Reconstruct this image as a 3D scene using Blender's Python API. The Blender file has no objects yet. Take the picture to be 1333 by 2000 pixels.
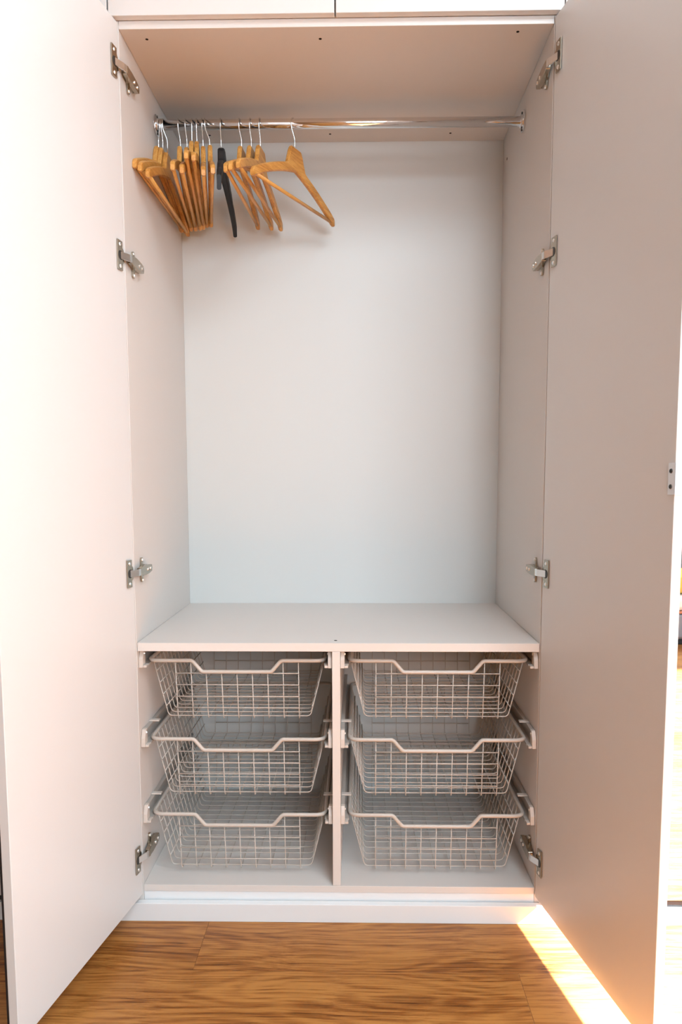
import bpy, bmesh, math, random
from mathutils import Vector, Matrix

random.seed(4)
scene = bpy.context.scene
COL = scene.collection
Z0 = 0.083            # height of the wardrobe's bottom panel above the floor (all builders below add it)
W, D, H = 0.964, 0.56, 1.996   # inside of the wardrobe
ZS = 0.609            # top of the shelf
AL, AR = 0.1678, 0.1876        # how far the two doors stand open past square
PI = math.pi

# ------------------------------------------------------------------ camera
cam_d = bpy.data.cameras.new('camera')
cam = bpy.data.objects.new('camera', cam_d)
COL.objects.link(cam)
scene.camera = cam
F_PX, CX, CY = 1426.44, 674.81, 1066.01
yaw, pitch, roll = -0.017708, 0.094083, 0.002176
fwd = Vector((math.sin(yaw)*math.cos(pitch), math.cos(yaw)*math.cos(pitch), -math.sin(pitch)))
rt = Vector((math.cos(yaw), -math.sin(yaw), 0))
dn = fwd.cross(rt)
rt2 = rt*math.cos(roll) + dn*math.sin(roll)
dn2 = -rt*math.sin(roll) + dn*math.cos(roll)
m = Matrix((rt2, -dn2, -fwd)).transposed().to_4x4()
m.translation = Vector((0.53184, -1.71435, 1.0049 + Z0))
cam.matrix_world = m
cam_d.sensor_fit = 'VERTICAL'
cam_d.sensor_height = 36.0
cam_d.sensor_width = 24.0
cam_d.lens = F_PX/2000*36
cam_d.shift_x = (666.5 - CX)/2000
cam_d.shift_y = (CY - 1000)/2000
cam_d.clip_start = 0.02

# ------------------------------------------------------------------ light
vs = scene.view_settings
vs.view_transform = 'Standard'
vs.look = 'None'
vs.gamma = 1.0
vs.use_curve_mapping = False
vs.exposure = -0.05
scene.cycles.use_denoising = True
scene.cycles.caustics_reflective = False
scene.cycles.caustics_refractive = False
scene.cycles.max_bounces = 5
scene.cycles.glossy_bounces = 3
scene.cycles.transparent_max_bounces = 4
scene.cycles.use_adaptive_sampling = True
scene.cycles.adaptive_threshold = 0.035
scene.cycles.diffuse_bounces = 3

world = bpy.data.worlds.new('sky')
scene.world = world
world.use_nodes = True
bg = world.node_tree.nodes['Background']
bg.inputs[0].default_value = (0.80, 0.90, 1.0, 1)
bg.inputs[1].default_value = 1.5

sun_d = bpy.data.lights.new('sun', 'SUN')
sun = bpy.data.objects.new('sun', sun_d)
COL.objects.link(sun)
sun_d.energy = 92.0
sun_d.angle = math.radians(4.0)
sun_d.color = (0.90, 0.95, 1.1)
sun.rotation_euler = Vector((-1.0, 0.2, -0.94)).to_track_quat('-Z', 'Y').to_euler()
sun.location = (4, -1, 4)

def area(name, loc, direction, sx, sy, power, color):
    d = bpy.data.lights.new(name, 'AREA')
    o = bpy.data.objects.new(name, d)
    COL.objects.link(o)
    d.shape = 'RECTANGLE'
    d.size, d.size_y, d.energy, d.color = sx, sy, power, color
    o.location = loc
    o.rotation_euler = Vector(direction).to_track_quat('-Z', 'Y').to_euler()
    return o
# daylight entering through the balcony window on the right and the window behind the camera
area('daylight_right', (3.17, -1.45, 1.20), (-1, 0, 0), 2.3, 2.1, 50, (0.48, 0.79, 1.0))
area('daylight_rear', (1.90, -4.16, 1.98), (0, 1, 0), 2.1, 1.1, 128, (0.68, 0.86, 1.0))
# flush ceiling light of the room, in front of the wardrobes
area('ceiling_light_glow', (1.25, -1.55, 2.72 + Z0 - 0.075), (0, 0, -1), 1.0, 0.9, 52, (0.66, 0.86, 1.0))

# ------------------------------------------------------------------ materials
def mat(name, color, rough=0.5, metal=0.0, spec=0.5, bump=None):
    mt = bpy.data.materials.new(name)
    mt.use_nodes = True
    nt = mt.node_tree
    b = nt.nodes['Principled BSDF']
    b.inputs['Base Color'].default_value = (*color, 1)
    b.inputs['Roughness'].default_value = rough
    b.inputs['Metallic'].default_value = metal
    b.inputs['Specular IOR Level'].default_value = spec
    if bump:
        tc = nt.nodes.new('ShaderNodeTexCoord')
        n = nt.nodes.new('ShaderNodeTexNoise')
        n.inputs['Scale'].default_value = bump[0]
        n.inputs['Detail'].default_value = 3
        bp = nt.nodes.new('ShaderNodeBump')
        bp.inputs['Strength'].default_value = bump[1]
        bp.inputs['Distance'].default_value = 0.002
        nt.links.new(tc.outputs['Object'], n.inputs['Vector'])
        nt.links.new(n.outputs['Fac'], bp.inputs['Height'])
        nt.links.new(bp.outputs['Normal'], b.inputs['Normal'])
    return mt

def mottled(name, c1, c2, scale, rough, spec=0.4):
    """a plain coating whose colour wanders slightly"""
    mt = mat(name, c1, rough, 0, spec)
    nt = mt.node_tree
    b = nt.nodes['Principled BSDF']
    tc = nt.nodes.new('ShaderNodeTexCoord')
    n = nt.nodes.new('ShaderNodeTexNoise')
    n.inputs['Scale'].default_value = scale
    n.inputs['Detail'].default_value = 2
    mx = nt.nodes.new('ShaderNodeMix')
    mx.data_type = 'RGBA'
    mx.inputs[6].default_value = (*c1, 1)
    mx.inputs[7].default_value = (*c2, 1)
    nt.links.new(tc.outputs['Object'], n.inputs['Vector'])
    nt.links.new(n.outputs['Fac'], mx.inputs[0])
    nt.links.new(mx.outputs[2], b.inputs['Base Color'])
    return mt

WHITE = mottled('white_melamine', (0.69, 0.630, 0.585), (0.675, 0.615, 0.57), 3.0, 0.42)
BACKW = mottled('white_hardboard', (0.65, 0.645, 0.62), (0.635, 0.63, 0.605), 2.0, 0.5)
LACQ = mottled('white_lacquer', (0.70, 0.668, 0.643), (0.685, 0.653, 0.628), 2.0, 0.32)
PLINTH = mottled('white_plinth_foil', (0.78, 0.775, 0.77), (0.765, 0.76, 0.755), 4.0, 0.4)
PAINT = mat('wall_paint', (0.50, 0.32, 0.19), 0.8, bump=(90, 0.15))
CEILP = mat('ceiling_paint', (0.72, 0.69, 0.65), 0.85)
LAMPD = mat('lamp_diffuser', (0.9, 0.9, 0.9), 0.5)
CHROME = mat('chrome', (0.82, 0.82, 0.83), 0.07, 1.0)
STEEL = mat('hook_wire', (0.72, 0.72, 0.72), 0.22, 1.0)
NICKEL = mat('nickel', (0.46, 0.40, 0.32), 0.24, 1.0)
NICKELB = mat('bright_nickel', (0.86, 0.85, 0.83), 0.28, 1.0)
DARKM = mat('dark_metal', (0.05, 0.045, 0.04), 0.4, 0.6)
ENAMEL = mat('basket_enamel', (0.54, 0.47, 0.41), 0.4)
RUNNER = mat('runner_plastic', (0.42, 0.37, 0.33), 0.42)
CAPM = mat('runner_cap', (0.60, 0.52, 0.46), 0.45)
BLACKP = mat('black_plastic', (0.010, 0.010, 0.011), 0.6)
HOLE = mat('screw_hole', (0.03, 0.02, 0.012), 0.8)
MIRROR = mat('mirror', (0.90, 0.92, 0.91), 0.015, 1.0)
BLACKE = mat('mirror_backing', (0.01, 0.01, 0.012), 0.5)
HANDLE = mat('handle_metal', (0.74, 0.76, 0.79), 0.35, 0.35)
GREYF = mat('grey_upholstery', (0.26, 0.27, 0.30), 0.9, bump=(300, 0.3))
WHITEF = mat('white_throw', (0.82, 0.80, 0.78), 0.9, bump=(160, 0.3))
MUSTARD = mat('mustard_fabric', (0.75, 0.45, 0.08), 0.9, bump=(160, 0.3))
TERRA = mat('terracotta_trim', (0.52, 0.20, 0.10), 0.8)
ALU = mat('window_frame', (0.78, 0.78, 0.78), 0.4)

def glass():
    mt = bpy.data.materials.new('window_glass')
    mt.use_nodes = True
    nt = mt.node_tree
    nt.nodes.clear()
    out = nt.nodes.new('ShaderNodeOutputMaterial')
    mix = nt.nodes.new('ShaderNodeMixShader')
    tr = nt.nodes.new('ShaderNodeBsdfTransparent')
    gl = nt.nodes.new('ShaderNodeBsdfGlossy')
    gl.inputs['Roughness'].default_value = 0.02
    mix.inputs[0].default_value = 0.05
    nt.links.new(tr.outputs[0], mix.inputs[1])
    nt.links.new(gl.outputs[0], mix.inputs[2])
    nt.links.new(mix.outputs[0], out.inputs[0])
    return mt
GLASS = glass()

def wood(name, light, mid, dark, axis_scale, rings, fine, rough, use_random=True, bumpy=0.1, knots=1.0, vary=0.25):
    """grain runs along the object's X axis: ring figure around stretched cells, fine pores, tone differing per object"""
    mt = bpy.data.materials.new(name)
    mt.use_nodes = True
    nt = mt.node_tree
    L = nt.links.new
    N = nt.nodes.new
    b = nt.nodes['Principled BSDF']
    tc = N('ShaderNodeTexCoord')
    oi = N('ShaderNodeObjectInfo')
    off = N('ShaderNodeVectorMath'); off.operation = 'MULTIPLY_ADD'
    comb = N('ShaderNodeCombineXYZ')
    mul = N('ShaderNodeMath'); mul.operation = 'MULTIPLY'; mul.inputs[1].default_value = 41.0
    L(oi.outputs['Random'], mul.inputs[0])
    for i in range(3):
        L(mul.outputs[0], comb.inputs[i])
    L(comb.outputs[0], off.inputs[0])
    off.inputs[1].default_value = (1.0, 0.7, 0.3)
    L(tc.outputs['Object'], off.inputs[2])
    # gentle warp
    wn = N('ShaderNodeTexNoise'); wn.inputs['Scale'].default_value = 2.2; wn.inputs['Detail'].default_value = 2
    L(off.outputs[0], wn.inputs['Vector'])
    wsub = N('ShaderNodeVectorMath'); wsub.operation = 'SUBTRACT'; wsub.inputs[1].default_value = (0.5, 0.5, 0.5)
    L(wn.outputs['Color'], wsub.inputs[0])
    wmul = N('ShaderNodeVectorMath'); wmul.operation = 'MULTIPLY_ADD'
    wmul.inputs[1].default_value = (0.10, 0.05, 0.05)
    L(wsub.outputs[0], wmul.inputs[0]); L(off.outputs[0], wmul.inputs[2])
    mp = N('ShaderNodeMapping'); mp.inputs['Scale'].default_value = axis_scale
    L(wmul.outputs[0], mp.inputs['Vector'])
    vo = N('ShaderNodeTexVoronoi'); vo.feature = 'F1'; vo.inputs['Scale'].default_value = 1.0
    L(mp.outputs[0], vo.inputs['Vector'])
    rn = N('ShaderNodeTexNoise'); rn.inputs['Scale'].default_value = 3.5; rn.inputs['Detail'].default_value = 5
    L(mp.outputs[0], rn.inputs['Vector'])
    radd = N('ShaderNodeMath'); radd.operation = 'MULTIPLY_ADD'; radd.inputs[1].default_value = 0.30
    L(rn.outputs['Fac'], radd.inputs[0]); L(vo.outputs['Distance'], radd.inputs[2])
    rmul = N('ShaderNodeMath'); rmul.operation = 'MULTIPLY'; rmul.inputs[1].default_value = rings
    L(radd.outputs[0], rmul.inputs[0])
    rs = N('ShaderNodeMath'); rs.operation = 'SINE'; L(rmul.outputs[0], rs.inputs[0])
    r01 = N('ShaderNodeMapRange'); r01.inputs[1].default_value = -1; r01.inputs[2].default_value = 1
    L(rs.outputs[0], r01.inputs[0])
    # broad tone
    bn = N('ShaderNodeTexNoise'); bn.inputs['Scale'].default_value = 1.3; bn.inputs['Detail'].default_value = 4
    L(mp.outputs[0], bn.inputs['Vector'])
    # fine streaks
    fm = N('ShaderNodeMapping'); fm.inputs['Scale'].default_value = fine
    L(wmul.outputs[0], fm.inputs['Vector'])
    fn = N('ShaderNodeTexNoise'); fn.inputs['Scale'].default_value = 1.0; fn.inputs['Detail'].default_value = 6
    fn.inputs['Roughness'].default_value = 0.74
    L(fm.outputs[0], fn.inputs['Vector'])
    a1 = N('ShaderNodeMath'); a1.operation = 'MULTIPLY_ADD'; a1.inputs[1].default_value = 0.22
    a1.inputs[2].default_value = -0.88
    L(r01.outputs[0], a1.inputs[0])
    a2 = N('ShaderNodeMath'); a2.operation = 'MULTIPLY_ADD'; a2.inputs[1].default_value = 0.75
    L(bn.outputs['Fac'], a2.inputs[0]); L(a1.outputs[0], a2.inputs[2])
    a3 = N('ShaderNodeMath'); a3.operation = 'MULTIPLY_ADD'; a3.inputs[1].default_value = 2.0
    L(fn.outputs['Fac'], a3.inputs[0]); L(a2.outputs[0], a3.inputs[2])
    a4 = N('ShaderNodeMath'); a4.operation = 'MULTIPLY_ADD'; a4.inputs[1].default_value = vary
    L(oi.outputs['Random'], a4.inputs[0]); L(a3.outputs[0], a4.inputs[2])
    ramp = N('ShaderNodeValToRGB')
    e = ramp.color_ramp.elements
    e[0].position = 0.22; e[0].color = (*dark, 1)
    e[1].position = 0.95; e[1].color = (*light, 1)
    em = e.new(0.55); em.color = (*mid, 1)
    L(a4.outputs[0], ramp.inputs[0])
    # knots: small dark hearts in the cells
    km = N('ShaderNodeMapRange'); km.inputs[1].default_value = 0.0; km.inputs[2].default_value = 0.30
    km.inputs[3].default_value = 0.30 if knots else 1.0; km.inputs[4].default_value = 1.0
    L(radd.outputs[0], km.inputs[0])
    kx = N('ShaderNodeMix'); kx.data_type = 'RGBA'; kx.blend_type = 'MULTIPLY'; kx.inputs[0].default_value = knots
    kc = N('ShaderNodeCombineColor')
    for i in range(3):
        L(km.outputs[0], kc.inputs[i])
    L(ramp.outputs[0], kx.inputs[6]); L(kc.outputs[0], kx.inputs[7])
    L(kx.outputs[2], b.inputs['Base Color'])
    b.inputs['Roughness'].default_value = rough
    bp = N('ShaderNodeBump'); bp.inputs['Strength'].default_value = bumpy; bp.inputs['Distance'].default_value = 0.001
    L(a3.outputs[0], bp.inputs['Height']); L(bp.outputs[0], b.inputs['Normal'])
    return mt

FLOORW = wood('oak_laminate', (0.49, 0.205, 0.048), (0.28, 0.092, 0.016), (0.085, 0.024, 0.004),
              (1.6, 9.0, 9.0), 44, (1.8, 210, 210), 0.40)
HANGW = wood('hanger_beech', (0.66, 0.33, 0.085), (0.52, 0.225, 0.045), (0.33, 0.115, 0.018),
             (60, 6, 60), 9, (500, 14, 500), 0.38, knots=0.0, bumpy=0.03, vary=0.22)
FLOORB = mat('underlay', (0.05, 0.03, 0.02), 0.9)

# ------------------------------------------------------------------ builders
def link(name, me, materials, parent=None, loc=(0, 0, 0), rot=(0, 0, 0), smooth=False):
    o = bpy.data.objects.new(name, me)
    COL.objects.link(o)
    if materials is not None:
        for mm in (materials if isinstance(materials, (list, tuple)) else [materials]):
            me.materials.append(mm)
    o.location = loc
    o.rotation_euler = rot
    if parent is not None:
        o.parent = parent
    if smooth:
        for p in me.polygons:
            p.use_smooth = True
    return o

def root(name, loc, label, cat, group=None, rot=(0, 0, 0)):
    o = bpy.data.objects.new(name, None)
    COL.objects.link(o)
    o.empty_display_size = 0.05
    o.location = (loc[0], loc[1], loc[2] + Z0)
    o.rotation_euler = rot
    o['label'] = label
    o['category'] = cat
    if group:
        o['group'] = group
    return o

def bm_box(bm, x0, x1, y0, y1, z0, z1, bevel=0.0, mi=0):
    vs_ = [bm.verts.new((x, y, z)) for x in (x0, x1) for y in (y0, y1) for z in (z0, z1)]
    idx = ((0, 1, 3, 2), (4, 6, 7, 5), (0, 4, 5, 1), (2, 3, 7, 6), (0, 2, 6, 4), (1, 5, 7, 3))
    fs = [bm.faces.new([vs_[i] for i in f]) for f in idx]
    for f in fs:
        f.material_index = mi
    if bevel:
        es = list({e for f in fs for e in f.edges})
        bmesh.ops.bevel(bm, geom=es, offset=bevel, segments=2, profile=0.5, affect='EDGES')
    return fs

def bm_tube(bm, pts, r, sides=8, closed=False, cap=True):
    """a tube of radius r (or one radius per point) along pts"""
    pts = [Vector(p) for p in pts]
    n = len(pts)
    rad = r if isinstance(r, (list, tuple)) else [r]*n
    def tang(i):
        if closed:
            return (pts[(i+1) % n] - pts[i-1]).normalized()
        if i == 0:
            return (pts[1]-pts[0]).normalized()
        if i == n-1:
            return (pts[-1]-pts[-2]).normalized()
        return ((pts[i+1]-pts[i]).normalized() + (pts[i]-pts[i-1]).normalized()).normalized()
    t0 = tang(0)
    up = Vector((0, 0, 1)) if abs(t0.z) < 0.9 else Vector((1, 0, 0))
    nrm = t0.cross(up).normalized()
    rings_ = []
    tp = t0
    for i in range(n):
        t = tang(i)
        nrm = (tp.rotation_difference(t) @ nrm)
        nrm = (nrm - t*nrm.dot(t)).normalized()
        bn = t.cross(nrm)
        tp = t
        rings_.append([bm.verts.new(pts[i] + nrm*math.cos(a)*rad[i] + bn*math.sin(a)*rad[i])
                       for a in [2*PI*k/sides for k in range(sides)]])
    cnt = n if closed else n-1
    for i in range(cnt):
        a, c = rings_[i], rings_[(i+1) % n]
        sh = 0
        if closed and i == n-1:
            sh = min(range(sides), key=lambda s: sum((a[k].co-c[(k+s) % sides].co).length for k in range(sides)))
        for k in range(sides):
            bm.faces.new((a[k], a[(k+1) % sides], c[(k+1+sh) % sides], c[(k+sh) % sides]))
    if cap and not closed:
        bm.faces.new(rings_[0][::-1])
        bm.faces.new(rings_[-1])

def bm_cyl(bm, p0, p1, r, sides=16):
    bm_tube(bm, [p0, p1], r, sides)

def bm_prism(bm, outline, axis, a0, a1, bevel=0.0):
    """outline: 2D points; extruded along axis ('x','y','z') from a0 to a1"""
    def put(p, a):
        return {'x': (a, p[0], p[1]), 'y': (p[0], a, p[1]), 'z': (p[0], p[1], a)}[axis]
    v0 = [bm.verts.new(put(p, a0)) for p in outline]
    v1 = [bm.verts.new(put(p, a1)) for p in outline]
    n = len(outline)
    fs = [bm.faces.new(v0[::-1]), bm.faces.new(v1)]
    for i in range(n):
        fs.append(bm.faces.new((v0[i], v0[(i+1) % n], v1[(i+1) % n], v1[i])))
    if bevel:
        bmesh.ops.bevel(bm, geom=list({e for f in fs for e in f.edges}), offset=bevel, segments=1, affect='EDGES')

def finish(bm):
    bmesh.ops.recalc_face_normals(bm, faces=bm.faces)
    me = bpy.data.meshes.new('mesh')
    bm.to_mesh(me)
    bm.free()
    return me

def world_obj(name, bm, materials, parent=None, smooth=False):
    """bm in room coordinates (z counted from the wardrobe's bottom panel); origin goes to the box centre"""
    me = finish(bm)
    me.name = name
    c = Vector([(min(v.co[i] for v in me.vertices) + max(v.co[i] for v in me.vertices))/2 for i in range(3)])
    me.transform(Matrix.Translation(-c))
    wl = c + Vector((0, 0, Z0))
    if parent is not None:
        wl = wl - chain_loc(parent)
    return link(name, me, materials, parent, wl, smooth=smooth)

def chain_loc(o):
    v = Vector((0, 0, 0))
    while o is not None:
        v += o.location
        o = o.parent
    return v

def box(name, x0, x1, y0, y1, z0, z1, material, parent=None, bevel=0.0008):
    bm = bmesh.new()
    bm_box(bm, x0, x1, y0, y1, z0, z1, bevel)
    return world_obj(name, bm, material, parent)

def struct(o):
    o['kind'] = 'structure'
    return o

def rounded(pts, r, seg=5, closed=False):
    """polyline with its corners rounded to radius r"""
    pts = [Vector(p) for p in pts]
    n = len(pts)
    out = []
    for i in range(n):
        if not closed and i in (0, n-1):
            out.append(pts[i]); continue
        a, b_, c = pts[i-1], pts[i], pts[(i+1) % n]
        d1 = (a-b_); d2 = (c-b_)
        rr = r[i] if isinstance(r, (list, tuple)) else r
        ang = d1.angle(d2)
        cut = min(rr/math.tan(ang/2), d1.length*0.49, d2.length*0.49)
        p1 = b_ + d1.normalized()*cut
        p2 = b_ + d2.normalized()*cut
        for k in range(seg+1):
            t = k/seg
            out.append((1-t)**2*p1 + 2*t*(1-t)*b_ + t*t*p2)
    return out

# ------------------------------------------------------------------ the room
ZF = -Z0
XL, XR, YB, YF, ZC = -2.4, 3.2, 0.62, -4.2, 2.72
fl = struct(box('floor', XL, XR, YF, YB, ZF-0.05, ZF-0.012, FLOORB))
# laminate planks, rows of 0.197 m running along the wardrobes
PW, PL = 0.197, 1.285
bm = bmesh.new()
bm_box(bm, -PL/2+0.0002, PL/2-0.0002, -PW/2+0.0002, PW/2-0.0002, -0.006, 0.006, 0.0006)
plank_me = finish(bm)
plank_me.name = 'plank'
plank_me.materials.append(FLOORW)
joint = {0: 0.165, 1: 0.884}
row = 0
y = 0.0
def plank_row(yc, start):
    x = start
    while x - PL > XL:
        x -= PL
    while x < XR:
        x0, x1 = max(x, XL), min(x+PL, XR)
        if x1 - x0 > 0.05:
            o = bpy.data.objects.new('plank', plank_me)
            COL.objects.link(o)
            o.parent = fl
            o.location = Vector(((x0+x1)/2, yc, ZF-0.006+Z0)) - fl.location
            o.scale = ((x1-x0)/PL, 1, 1)
        x += PL
for r_ in range(-3, 22):
    yc = -PW/2 - r_*PW
    if yc + PW/2 > YB or yc - PW/2 < YF:
        continue
    plank_row(yc, joint.get(r_, random.uniform(0, PL)))

struct(box('ceiling', XL, XR, YF, YB, ZC, ZC+0.1, CEILP))
struct(box('wall_back', XL, XR, YB, YB+0.1, ZF-0.05, ZC, PAINT))
struct(box('wall_left', XL-0.1, XL, YF, YB, ZF-0.05, ZC, PAINT))
# right wall with the balcony window, rear wall with the window behind the camera
RW = (-2.62, -0.28, ZF+0.06, ZF+2.30)     # y0,y1,z0,z1
bm = bmesh.new()
bm_box(bm, XR, XR+0.1, YF, RW[0], ZF-0.05, ZC)
bm_box(bm, XR, XR+0.1, RW[1], YB, ZF-0.05, ZC)
bm_box(bm, XR, XR+0.1, RW[0], RW[1], RW[3], ZC)
bm_box(bm, XR, XR+0.1, RW[0], RW[1], ZF-0.05, RW[2])
struct(world_obj('wall_right', bm, PAINT))
FW = (0.80, 3.00, ZF+1.40, ZF+2.56)      # x0,x1,z0,z1
bm = bmesh.new()
bm_box(bm, XL, FW[0], YF-0.1, YF, ZF-0.05, ZC)
bm_box(bm, FW[1], XR, YF-0.1, YF, ZF-0.05, ZC)
bm_box(bm, FW[0], FW[1], YF-0.1, YF, FW[3], ZC)
bm_box(bm, FW[0], FW[1], YF-0.1, YF, ZF-0.05, FW[2])
struct(world_obj('wall_front', bm, PAINT))
# windows
bm = bmesh.new()
f_ = 0.045
bm_box(bm, XR+0.03, XR+0.08, RW[0], RW[0]+f_, RW[2], RW[3])
bm_box(bm, XR+0.03, XR+0.08, RW[1]-f_, RW[1], RW[2], RW[3])
bm_box(bm, XR+0.03, XR+0.08, RW[0]+f_, RW[1]-f_, RW[3]-f_, RW[3])
bm_box(bm, XR+0.03, XR+0.08, RW[0]+f_, RW[1]-f_, RW[2], RW[2]+f_)
w1 = struct(world_obj('window_1', bm, ALU))
box('pane', XR+0.052, XR+0.058, RW[0]+f_, RW[1]-f_, RW[2]+f_, RW[3]-f_, GLASS, w1, 0)
bm = bmesh.new()
bm_box(bm, FW[0], FW[0]+f_, YF-0.08, YF-0.03, FW[2], FW[3])
bm_box(bm, FW[1]-f_, FW[1], YF-0.08, YF-0.03, FW[2], FW[3])
bm_box(bm, FW[0]+f_, FW[1]-f_, YF-0.08, YF-0.03, FW[3]-f_, FW[3])
bm_box(bm, FW[0]+f_, FW[1]-f_, YF-0.08, YF-0.03, FW[2], FW[2]+f_)
w2 = struct(world_obj('window_2', bm, ALU))
box('pane', FW[0]+f_, FW[1]-f_, YF-0.058, YF-0.052, FW[2]+f_, FW[3]-f_, GLASS, w2, 0)

# flush ceiling light
cl = root('ceiling_light', (1.25, -1.55, ZC-0.066), 'flat white flush ceiling light panel in front of the wardrobes', 'lamp')
bm = bmesh.new()
for a_, b_, c_, d_ in ((0.70, 0.74, -2.05, -1.05), (1.76, 1.80, -2.05, -1.05), (0.74, 1.76, -2.05, -2.01), (0.74, 1.76, -1.09, -1.05)):
    bm_box(bm, a_, b_, c_, d_, ZC-0.066, ZC-0.001)
world_obj('frame', bm, ALU, cl)
box('diffuser', 0.741, 1.759, -2.009, -1.091, ZC-0.060, ZC-0.045, LAMPD, cl, 0)

# plinth board that runs along all the wardrobes
struct(box('baseboard_front', -1.03, 1.99, -0.020, -0.0022, ZF, -0.037, PLINTH, None, 0.0012))

# ------------------------------------------------------------------ the open wardrobe
wr = root('wardrobe', (W/2, D/2, ZF), 'tall white open wardrobe with hanging rail, shelf and wire basket drawers', 'wardrobe')
T = 0.018
box('side_panel', -T, -0.0003, 0, D+0.01, ZF, H+T, WHITE, wr)
side_r = box('side_panel', W+0.0003, W+T, 0, D+0.01, ZF, H+T, WHITE, wr)
top = box('top_panel', 0, W, 0, D, H, H+T, WHITE, wr)
box('bottom_panel', 0, W, 0, D, -0.0165, 0, WHITE, wr)
box('back_panel', 0, W, D, D+0.006, -0.0165, H+T, BACKW, wr, 0)
shelf = box('shelf', 0.0005, W-0.0005, 0.001, D-0.0003, ZS-0.0205, ZS, WHITE, wr)
box('divider', 0.4692, 0.4885, 0.001, D-0.0003, 0.0003, ZS-0.0208, WHITE, wr)
box('toe_panel', 0, W, 0.0015, 0.0175, ZF+0.001, -0.0168, PLINTH, wr)

def screw_hole(x, y, z, axis, parent, r=0.0035):
    bm = bmesh.new()
    d = {'z-': (0, 0, -1), 'z+': (0, 0, 1), 'x-': (-1, 0, 0)}[axis]
    p = Vector((x, y, z)); dv = Vector(d)
    bm_tube(bm, [p - dv*0.001, p + dv*0.0004, p + dv*0.0004, p - dv*0.0003], [r, r, r*0.75, r*0.6], 12)
    world_obj('screw_hole', bm, HOLE, parent)
for x, y in ((0.052, 0.0383), (0.4464, 0.0448), (0.890, 0.0274), (0.451, 0.508), (0.80, 0.510), (0.10, 0.508)):
    screw_hole(x, y, H, 'z-', top)
screw_hole(0.477, 0.031, ZS, 'z+', shelf, 0.004)
screw_hole(W, 0.505, 1.921, 'x-', side_r, 0.004)

# hanging rail
YR, ZR = 0.292, 1.926
bm = bmesh.new()
bm_cyl(bm, (0.006, YR, ZR), (W-0.006, YR, ZR), 0.0125, 32)
rod = world_obj('clothes_rod', bm, CHROME, wr, True)
for s in (0, 1):
    bm = bmesh.new()
    fx = (lambda a: a) if s == 0 else (lambda a: W-a)
    bm_tube(bm, [(fx(0.0004), YR, ZR), (fx(0.003), YR, ZR), (fx(0.0045), YR, ZR)], [0.026, 0.026, 0.022], 28)
    bm_tube(bm, [(fx(0.0045), YR, ZR), (fx(0.0095), YR, ZR), (fx(0.0108), YR, ZR)], [0.0165, 0.0165, 0.0150], 28)
    so = world_obj('rod_socket', bm, CHROME, wr)
    for dz in (-0.0205, 0.0205):
        bm = bmesh.new()
        bm_tube(bm, [(fx(0.004), YR, ZR+dz), (fx(0.0058), YR, ZR+dz)], 0.0035, 10)
        world_obj('screw', bm, DARKM, so)

# doors: built flat in their own frame (x along the door from its hinge, y = thickness outwards), then swung open
def door(side):
    a = AL if side == 'L' else AR
    dw, z0, z1, th = 0.496, -0.021, 2.008, 0.018
    bm = bmesh.new()
    sgn = 1 if side == 'R' else -1
    bm_box(bm, 0.002, dw, 0, sgn*th, z0, z1, 0.0011)
    me = finish(bm)
    me.name = 'door'
    px = 0.0 if side == 'L' else W
    o = link('door', me, LACQ, wr)
    o.location = Vector((px + (-0.0008 if side == 'L' else 0.0008), -0.0025, Z0)) - wr.location
    # door direction: (-sin a, -cos a) left, (sin a, -cos a) right
    ex = Vector((-math.sin(a), -math.cos(a), 0)) if side == 'L' else Vector((math.sin(a), -math.cos(a), 0))
    o.rotation_euler = (0, 0, math.atan2(ex.y, ex.x))
    return o
dl, dr = door('L'), door('R')
# thin dark backed mirror glued on the outside of the left door
bm = bmesh.new()
bm_box(bm, 0.004, 0.4955, -0.0182, -0.0222, -0.0205, 2.0075, 0, 0)
me = finish(bm)
for p in me.polygons:
    p.material_index = 1 if p.normal.y < -0.9 else 0
link('mirror_panel', me, [BLACKE, MIRROR], dl)
# folded metal grip on the free edge of the right door
bm = bmesh.new()
gz0, gz1 = 0.974, 1.027
bm_box(bm, 0.479, 0.4985, -0.0016, -0.0001, gz0, gz1, 0.0004)
bm_box(bm, 0.4969, 0.4985, -0.0016, 0.055, gz0, gz1, 0.0004)
me = finish(bm); me.name = 'handle'
hd = link('handle', me, HANDLE, dr)
for dz in (-0.013, 0.013):
    bm = bmesh.new()
    bm_tube(bm, [(0.487, -0.0014, 1.0005+dz), (0.487, -0.0028, 1.0005+dz), (0.487, -0.0028, 1.0005+dz), (0.487, -0.0020, 1.0005+dz)],
            [0.0042, 0.0036, 0.002, 0.0016], 12)
    me = finish(bm); me.name = 'screw'
    link('screw', me, DARKM, hd)

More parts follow.
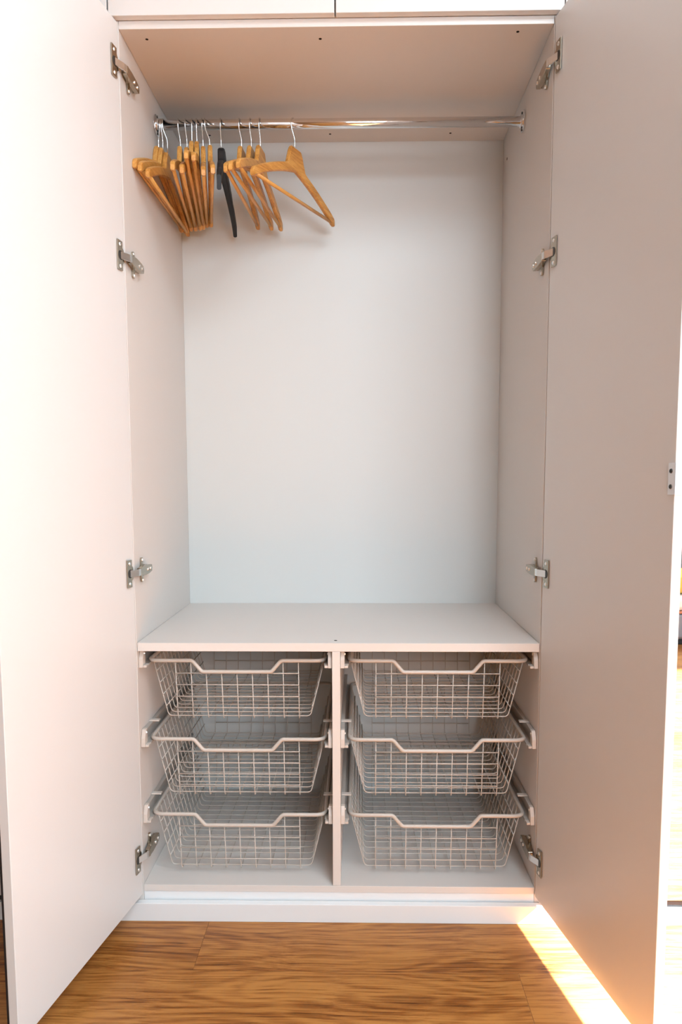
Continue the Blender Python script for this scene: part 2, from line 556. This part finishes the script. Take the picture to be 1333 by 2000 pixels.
# hinges
def hinge(side, zc):
    a = AL if side == 'L' else AR
    fx = (lambda v: v) if side == 'L' else (lambda v: W-v)
    e = Vector((-math.sin(a), -math.cos(a), 0)); n = Vector((math.cos(a), -math.sin(a), 0))
    def dp(s, h, z):      # on the door: s from hinge, h proud of the inner face
        v = e*s + n*h
        return (fx(v.x), v.y - 0.0025, zc + z)
    # mounting plate on the side panel (winged), the part's own mesh
    bm = bmesh.new()
    def wing(z):
        return 0.006 if abs(z) > 0.02 else 0.010
    out = []
    for k in range(13):
        t = PI*k/12
        out.append((0.050 + 0.0065*math.cos(t), zc + 0.024 + 0.0065*math.sin(t)))
    out += [(0.0435, zc+0.012), (0.036, zc+0.010), (0.036, zc-0.010), (0.0435, zc-0.012)]
    for k in range(13):
        t = PI + PI*k/12
        out.append((0.050 + 0.0065*math.cos(t), zc - 0.024 + 0.0065*math.sin(t)))
    out += [(0.0565, zc-0.012), (0.090, zc-0.009), (0.090, zc+0.009), (0.0565, zc+0.012)]
    bm_prism(bm, out, 'x', fx(0.0003), fx(0.0042))
    hg = world_obj('hinge', bm, NICKEL, wr)
    # arm lying along the panel
    bm = bmesh.new()
    arm = [(0.004, 0.0095), (0.040, 0.0115), (0.072, 0.0105), (0.094, 0.0085), (0.096, 0.0)]
    prof = [(p, zc+q_) for p, q_ in arm] + [(p, zc-q_) for p, q_ in arm[-2::-1]]
    bm_prism(bm, prof, 'x', fx(0.0045), fx(0.0155), 0.001)
    ar = world_obj('arm', bm, NICKEL, hg)
    for yy, rr in ((0.060, 0.0042), (0.082, 0.0042)):
        bm = bmesh.new()
        bm_tube(bm, [(fx(0.0152), yy, zc), (fx(0.0172), yy, zc), (fx(0.0172), yy, zc), (fx(0.0160), yy, zc)], [rr, rr*0.9, rr*0.5, rr*0.4], 12)
        world_obj('screw', bm, NICKELB, hg)
    for dz in (-0.0245, 0.0245):
        bm = bmesh.new()
        bm_tube(bm, [(fx(0.004), 0.050, zc+dz), (fx(0.0062), 0.050, zc+dz)], [0.0045, 0.0032], 12)
        world_obj('screw', bm, NICKELB, hg)
    # bright link between the arm and the cup
    bm = bmesh.new()
    p = [dp(0.0265, 0.004, 0), (fx(0.0125), -0.006, zc), (fx(0.0150), 0.003, zc)]
    v = []
    for q_ in p:
        for dz in (-0.0078, 0.0078):
            v.append(bm.verts.new((q_[0], q_[1], q_[2]+dz)))
    w_ = []
    off = [n*-0.0035, Vector((-0.002, 0.002, 0)), Vector((-0.004, 0, 0))]
    for q_, o_ in zip(p, off):
        for dz in (-0.0078, 0.0078):
            w_.append(bm.verts.new((q_[0] + (o_.x if side == 'L' else -o_.x), q_[1]+o_.y, q_[2]+dz)))
    for k in (0, 2):
        bm.faces.new((v[k], v[k+1], v[k+3], v[k+2]))
        bm.faces.new((w_[k], w_[k+2], w_[k+3], w_[k+1]))
        bm.faces.new((v[k+1], w_[k+1], w_[k+3], v[k+3]))
        bm.faces.new((v[k], v[k+2], w_[k+2], w_[k]))
    bm.faces.new((v[0], w_[0], w_[1], v[1]))
    bm.faces.new((v[4], v[5], w_[5], w_[4]))
    world_obj('link', bm, NICKELB, hg)
    # cup flange on the door
    bm = bmesh.new()
    pl = [(0.0165, -0.0320), (0.0385, -0.0325), (0.0385, 0.0325), (0.0165, 0.0320), (0.0165, 0.018), (0.0115, 0.013),
          (0.0115, -0.013), (0.0165, -0.018)]
    lo = [bm.verts.new(dp(s, 0.0002, z)) for s, z in pl]
    hi = [bm.verts.new(dp(s, 0.0030, z)) for s, z in pl]
    bm.faces.new(lo[::-1]); bm.faces.new(hi)
    for k in range(len(pl)):
        bm.faces.new((lo[k], lo[(k+1) % len(pl)], hi[(k+1) % len(pl)], hi[k]))
    cp = world_obj('cup_plate', bm, NICKEL, hg)
    bm = bmesh.new()
    lo = [bm.verts.new(dp(0.0255+0.0115*math.cos(t), 0.0031, 0.0105*math.sin(t))) for t in [2*PI*k/16 for k in range(16)]]
    hi = [bm.verts.new(dp(0.0255+0.0105*math.cos(t), 0.0040, 0.0095*math.sin(t))) for t in [2*PI*k/16 for k in range(16)]]
    bm.faces.new(lo[::-1]); bm.faces.new(hi)
    for k in range(16):
        bm.faces.new((lo[k], lo[(k+1) % 16], hi[(k+1) % 16], hi[k]))
    world_obj('cup', bm, DARKM, hg)
    for dz in (-0.024, 0.024):
        bm = bmesh.new()
        lo = [bm.verts.new(dp(0.0275+0.0045*math.cos(t), 0.003, dz+0.0045*math.sin(t))) for t in [2*PI*k/12 for k in range(12)]]
        hi = [bm.verts.new(dp(0.0275+0.0035*math.cos(t), 0.0045, dz+0.0035*math.sin(t))) for t in [2*PI*k/12 for k in range(12)]]
        bm.faces.new(lo[::-1]); bm.faces.new(hi)
        for k in range(12):
            bm.faces.new((lo[k], lo[(k+1) % 12], hi[(k+1) % 12], hi[k]))
        world_obj('screw', bm, NICKELB, hg)
for zc in (1.914, 1.502, 0.780, 0.079):
    hinge('L', zc)
    hinge('R', zc)

# ------------------------------------------------------------------ basket runners
BASK = {'L': 0.2345, 'R': 0.7263}
ROWS = (0.559, 0.361, 0.168)
YBF, BL = 0.030, 0.495     # front of basket, its depth
def runner(xp, sg, zr):
    """xp: plane of the panel, sg: +1 when the runner sticks out towards +x"""
    fx = lambda v: xp + sg*v
    bm = bmesh.new()
    out = [(fx(0.0003), zr+0.026), (fx(0.0095), zr+0.026), (fx(0.0095), zr+0.022), (fx(0.0040), zr+0.020),
           (fx(0.0040), zr-0.0065), (fx(0.0205), zr-0.0065), (fx(0.0205), zr-0.0105), (fx(0.0003), zr-0.0105)]
    bm_prism(bm, out, 'y', 0.026, 0.535)
    rn = world_obj('runner', bm, RUNNER, wr)
    bm = bmesh.new()
    prof = [(0.008, zr-0.0135), (0.032, zr-0.0135), (0.032, zr+0.028), (0.020, zr+0.028), (0.010, zr+0.008)]
    bm_prism(bm, prof, 'x', fx(0.0003), fx(0.0105), 0.001)
    world_obj('end_cap', bm, CAPM, rn)
    bm = bmesh.new()
    bm_box(bm, min(fx(0.0106), fx(0.019)), max(fx(0.0106), fx(0.019)), 0.010, 0.024, zr-0.0135, zr-0.0075, 0.001)
    world_obj('cap_lip', bm, CAPM, rn)
    bm = bmesh.new()
    bm_box(bm, min(fx(0.0003), fx(0.026)), max(fx(0.0003), fx(0.026)), 0.082, 0.096, zr+0.0265, zr+0.0300, 0.0008)
    world_obj('stop_clip', bm, CAPM, rn)
    bm = bmesh.new()
    bm_tube(bm, [(fx(0.0100), 0.024, zr+0.019), (fx(0.0125), 0.024, zr+0.019)], [0.0038, 0.0028], 12)
    world_obj('screw', bm, NICKELB, rn)
for zr in ROWS:
    for xp, sg in ((0, 1), (0.4692, -1), (0.4885, 1), (W, -1)):
        runner(xp, sg, zr)

# ------------------------------------------------------------------ wire baskets
HWB, DIP, DEPTH = 0.2165, 0.028, 0.152
def zrim(x):
    x = abs(x)
    return -DIP if x <= 0.085 else (0.0 if x >= 0.109 else -DIP*(0.109-x)/0.024)
def tube_me(name, pts, r, sides, closed=False):
    bm = bmesh.new()
    bm_tube(bm, pts, r, sides, closed)
    me = finish(bm)
    me.name = name
    me.materials.append(ENAMEL)
    for p in me.polygons:
        p.use_smooth = True
    return me
rim_pts = rounded([(-HWB, 0, 0), (-0.109, 0, 0), (-0.085, 0, -DIP), (0.085, 0, -DIP), (0.109, 0, 0), (HWB, 0, 0),
                   (HWB, BL, 0), (-HWB, BL, 0)], [0.028, 0.012, 0.012, 0.012, 0.012, 0.028, 0.028, 0.028], 6, True)
RIM = tube_me('rim', rim_pts, 0.0048, 10, True)
WR_ = 0.00135
wires = []        # (mesh, x, y, z)
XS = [-0.151 + 0.03775*i for i in range(9)]
for x in XS:
    pts = rounded([(0, 0.003, zrim(x)-0.003), (0, 0.020, -DEPTH), (0, BL-0.020, -DEPTH), (0, BL-0.003, -0.003)], 0.010, 3)
    wires.append((tube_me('wire', pts, WR_, 6), x, 0, 0))
cross = tube_me('wire', rounded([(-HWB+0.002, 0, -0.003), (-0.178, 0, -DEPTH+0.0027), (0.178, 0, -DEPTH+0.0027), (HWB-0.002, 0, -0.003)], 0.012, 3), WR_, 6)
NC = 15
for j in range(NC):
    wires.append((cross, 0, 0.034 + j*(BL-0.068)/(NC-1), 0))
hor = tube_me('wire', [(-0.1525, 0, 0), (0.1525, 0, 0)], WR_, 6)
longw = tube_me('wire', [(0, 0.030, 0), (0, BL-0.030, 0)], WR_, 6)
for k in range(4):
    z = -0.033 - 0.030*k
    t = -z/DEPTH
    wires.append((hor, 0, 0.003 + 0.017*t - 0.002, z))
    wires.append((hor, 0, BL - 0.003 - 0.017*t + 0.002, z))
    xx = HWB - 0.002 - (HWB-0.002-0.178)*t
    wires.append((longw, -xx + 0.0024, 0, z))
    wires.append((longw, xx - 0.0024, 0, z))
rown = ('top', 'middle', 'bottom')
for s, sn, panel in (('L', 'left', 'left side panel'), ('R', 'right', 'right side panel')):
    for i, zr in enumerate(ROWS):
        lab = '%s white wire basket drawer in the %s column under the shelf' % (rown[i], sn)
        b = root('wire_basket', (BASK[s], YBF, zr), lab, 'basket', 'wire basket drawers under the shelf')
        for me, x, y, z in [(RIM, 0, 0, 0)] + wires:
            o = bpy.data.objects.new(me.name.split('.')[0], me)
            COL.objects.link(o)
            o.parent = b
            o.location = (x, y, z)

# ------------------------------------------------------------------ hangers
HS = 0.215
def loft(stations, sect):
    """stations: list of (u, w, ztop, zbot, half thickness); bevelled rectangular sections"""
    bm = bmesh.new()
    rings_ = []
    for u, w, zt, zb, ht in stations:
        c = min(0.0035, ht*0.5, (zt-zb)*0.3)
        pr = [(-ht+c, zb), (ht-c, zb), (ht, zb+c), (ht, zt-c), (ht-c, zt), (-ht+c, zt), (-ht, zt-c), (-ht, zb+c)]
        rings_.append([bm.verts.new((w+p, u, z)) for p, z in pr])
    for a, c in zip(rings_, rings_[1:]):
        for k in range(8):
            bm.faces.new((a[k], a[(k+1) % 8], c[(k+1) % 8], c[k]))
    bm.faces.new(rings_[0][::-1]); bm.faces.new(rings_[-1])
    return finish(bm)
BEND = 0.003
def smooth(t):
    t = max(0, min(1, t)); return t*t*(3-2*t)
us = [-0.215, -0.2135, -0.209, -0.19, -0.165, -0.14, -0.115, -0.09, -0.07, -0.055, -0.044, -0.036, -0.029, -0.023, -0.0212, -0.0200, -0.0190, -0.009]
us = us + [0.0] + [-u for u in us[::-1]]
st = []
for u in us:
    a = abs(u)/HS
    zt = -0.098 - 0.054*a - 0.028*a*a
    zb = -0.122 - 0.050*a - 0.032*a*a
    neck = smooth((0.047 - abs(u))/0.026)
    zt += neck*(-0.062 - zt)
    ht = 0.0058 + 0.0003*a
    if a > 0.96:
        k = (a-0.96)/0.04
        zt -= 0.007*k*k; zb += 0.004*k*k; ht -= 0.0015*k*k
    st.append((u, BEND*a, zt, zb, ht))
BODY = loft(st, None)
BODY.name = 'body'
BODY.materials.append(HANGW)
bm = bmesh.new()
bm_tube(bm, [(BEND*0.93, -0.203, -0.191), (BEND*0.93, 0.203, -0.191)], 0.0046, 10)
BAR = finish(bm); BAR.name = 'trouser_bar'; BAR.materials.append(HANGW)
for p in BAR.polygons:
    p.use_smooth = len(p.vertices) == 4
def hook_me(zb, dx):
    R_ = 0.0150
    c0 = -0.0012
    pts = [(0.0, 0.0, zb), (0.0, 0.0, -0.044), (dx*0.08, -0.001, -0.036), (dx*0.9, -R_*0.80, -0.016)]
    for k in range(0, 13):
        t = math.radians(205 - k*19)
        pts.append((dx, math.cos(t)*R_, c0 + math.sin(t)*R_))
    bm = bmesh.new()
    bm_tube(bm, pts, 0.00165, 8)
    me = finish(bm); me.name = 'hook'; me.materials.append(STEEL)
    for p in me.polygons:
        p.use_smooth = True
    return me
HOOKS = {}
def hook(dx):
    if dx not in HOOKS:
        HOOKS[dx] = hook_me(-0.080, dx)
    return HOOKS[dx]
# (x of the neck, sideways bend of the hook, yaw deg, tilt deg, drop, label)
hang = [
    (0.0066, 0.0075, 1.2, 1.5, 0.000, 'wooden coat hanger closest to the left side panel of the wardrobe'),
    (0.0178, 0.0000, 1.0, 0.8, 0.004, 'wooden coat hanger sandwiched second in from the left side panel'),
    (0.0298, -0.0085, -0.4, 0.1, 0.015, 'wooden coat hanger third from the left panel, its arm hanging in front of two others'),
    (0.0640, -0.004, -7.1, 0.4, 0.0, 'fourth wooden coat hanger from the left panel, first of the middle bunch'),
    (0.0815, -0.003, -8.2, -0.6, 0.002, 'fifth wooden coat hanger from the left panel, in the middle bunch'),
    (0.0950, 0.001, -7.8, 3.4, -0.010, 'sixth wooden hanger from the left panel, front end tipped up highest'),
    (0.1080, 0.0, -8.9, 2.5, -0.010, 'seventh wooden hanger from the left panel, tipped up beside the highest one'),
    (0.1240, -0.002, -10.5, -2.5, -0.002, 'eighth wooden coat hanger from the left panel, front end hanging low'),
    (0.1415, -0.012, -11.9, -2.0, -0.004, 'wooden coat hanger just left of the black plastic hanger'),
    (0.2255, -0.004, 2.6, -0.8, 0.0, 'wooden coat hanger just right of the black plastic hanger'),
    (0.2515, -0.001, 6.5, 0.1, 0.0, 'middle wooden hanger of the three just right of the black hanger'),
    (0.2755, 0.0, 7.7, 1.1, 0.0, 'wooden hanger rightmost of the bunch of three right of the black hanger'),
    (0.3655, -0.002, 25.0, -0.9, 0.0, 'wooden coat hanger hanging alone at the right end, turned outwards'),
]
for x, dx, yw, ti, drop, lab in hang:
    r = root('coat_hanger', (x, YR, ZR), lab, 'hanger', 'wooden coat hangers on the chrome rail',
             (math.radians(-ti), 0, math.radians(-yw)))
    for me, dz in ((BODY, -drop), (BAR, -drop), (hook(dx), 0)):
        o = bpy.data.objects.new(me.name.split('.')[0], me)
        COL.objects.link(o)
        o.parent = r
        o.location.z = dz
# the black one: slim moulded plastic
st = []
for u in us:
    a = abs(u)/HS
    zt = -0.088 - 0.060*a - 0.045*a*a
    zb = zt - 0.030 + 0.006*a
    neck = smooth((0.034 - abs(u))/0.024)
    zt += neck*(-0.060 - zt)
    if 0.62 < a < 0.70:
        zt -= 0.005
    if a > 0.93:
        zb -= 0.010*(a-0.93)/0.07
    st.append((u, 0.014*a, zt, zb, 0.0095 - 0.004*a))
me = loft(st, None); me.name = 'body'; me.materials.append(BLACKP)
r = root('plastic_hanger', (0.1715, YR, ZR), 'slim black plastic clothes hanger between the wooden ones', 'hanger', None,
         (math.radians(3.4), 0, math.radians(4.4)))
link('body', me, None, r)
link('hook', hook(0.0), None, r)

# ------------------------------------------------------------------ overhead cabinets and neighbouring wardrobes
def overhead(x0, x1, label):
    r = root('overhead_cabinet', ((x0+x1)/2, D/2, H+T+0.0006), label, 'cabinet', 'overhead cabinets')
    z0, z1 = H+T+0.0006, 2.58
    box('body', x0+0.0005, x1-0.0005, 0.0, D+0.01, z0, z1, WHITE, r)
    xm = (x0+x1)/2
    for a, b_ in ((x0+0.0015, xm-0.0018), (xm+0.0018, x1-0.0015)):
        box('door', a, b_, -0.020, -0.002, 2.0128, z1, LACQ, r, 0.0012)
overhead(-T, W+T, 'white overhead cabinet with two doors directly above the open wardrobe')
overhead(-T-1.0, -T, 'white overhead cabinet above the closed wardrobe on the left')
overhead(W+T, W+T+1.0, 'white overhead cabinet above the mirrored wardrobe on the right')

def neighbour(x0, x1, label, mirror):
    r = root('wardrobe', ((x0+x1)/2, D/2, ZF), label, 'wardrobe')
    box('body', x0+0.0005, x1-0.0005, 0.0, D+0.01, ZF, H+T, WHITE, r)
    xm = (x0+x1)/2
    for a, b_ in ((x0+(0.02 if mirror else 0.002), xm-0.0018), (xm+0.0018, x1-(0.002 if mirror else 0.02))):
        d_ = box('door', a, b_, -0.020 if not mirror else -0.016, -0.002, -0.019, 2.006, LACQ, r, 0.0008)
        box('gap_shade_strip', a+0.0005, b_-0.0005, -0.0195, -0.004, -0.0300, -0.0192, BLACKE, d_, 0)  # added black strip: paints the shade of the gap between door and plinth
        if mirror:
            box('mirror_panel', a+0.0005, b_-0.0005, -0.0202, -0.0162, -0.0185, 2.0055, MIRROR, d_, 0)
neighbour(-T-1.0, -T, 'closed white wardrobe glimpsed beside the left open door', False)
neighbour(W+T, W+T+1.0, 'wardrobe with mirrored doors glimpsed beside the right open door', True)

# ------------------------------------------------------------------ sofa seen in the mirror
s = root('sofa', (2.75, -3.45, ZF), 'low grey sofa with white throw and mustard cushions, seen in the mirror', 'sofa')
box('base', 2.25, 3.15, -3.90, -3.02, ZF, ZF+0.035, BLACKE, s, 0.004)
box('body', 2.20, 3.18, -3.95, -3.00, ZF+0.036, ZF+0.205, GREYF, s, 0.02)
box('trim', 2.20, 3.18, -3.95, -2.998, ZF+0.206, ZF+0.222, TERRA, s, 0.004)
box('seat', 2.21, 3.17, -3.94, -3.005, ZF+0.223, ZF+0.31, WHITEF, s, 0.025)
box('backrest', 2.20, 3.18, -4.12, -3.955, ZF+0.036, ZF+0.78, GREYF, s, 0.03)
bm = bmesh.new()
bm_box(bm, 2.40, 2.95, -3.55, -3.10, ZF+0.312, ZF+0.44, 0.05)
cu = world_obj('cushion', bm, MUSTARD)
cu['label'] = 'mustard cushion lying on the sofa, seen in the mirror'
cu['category'] = 'cushion'
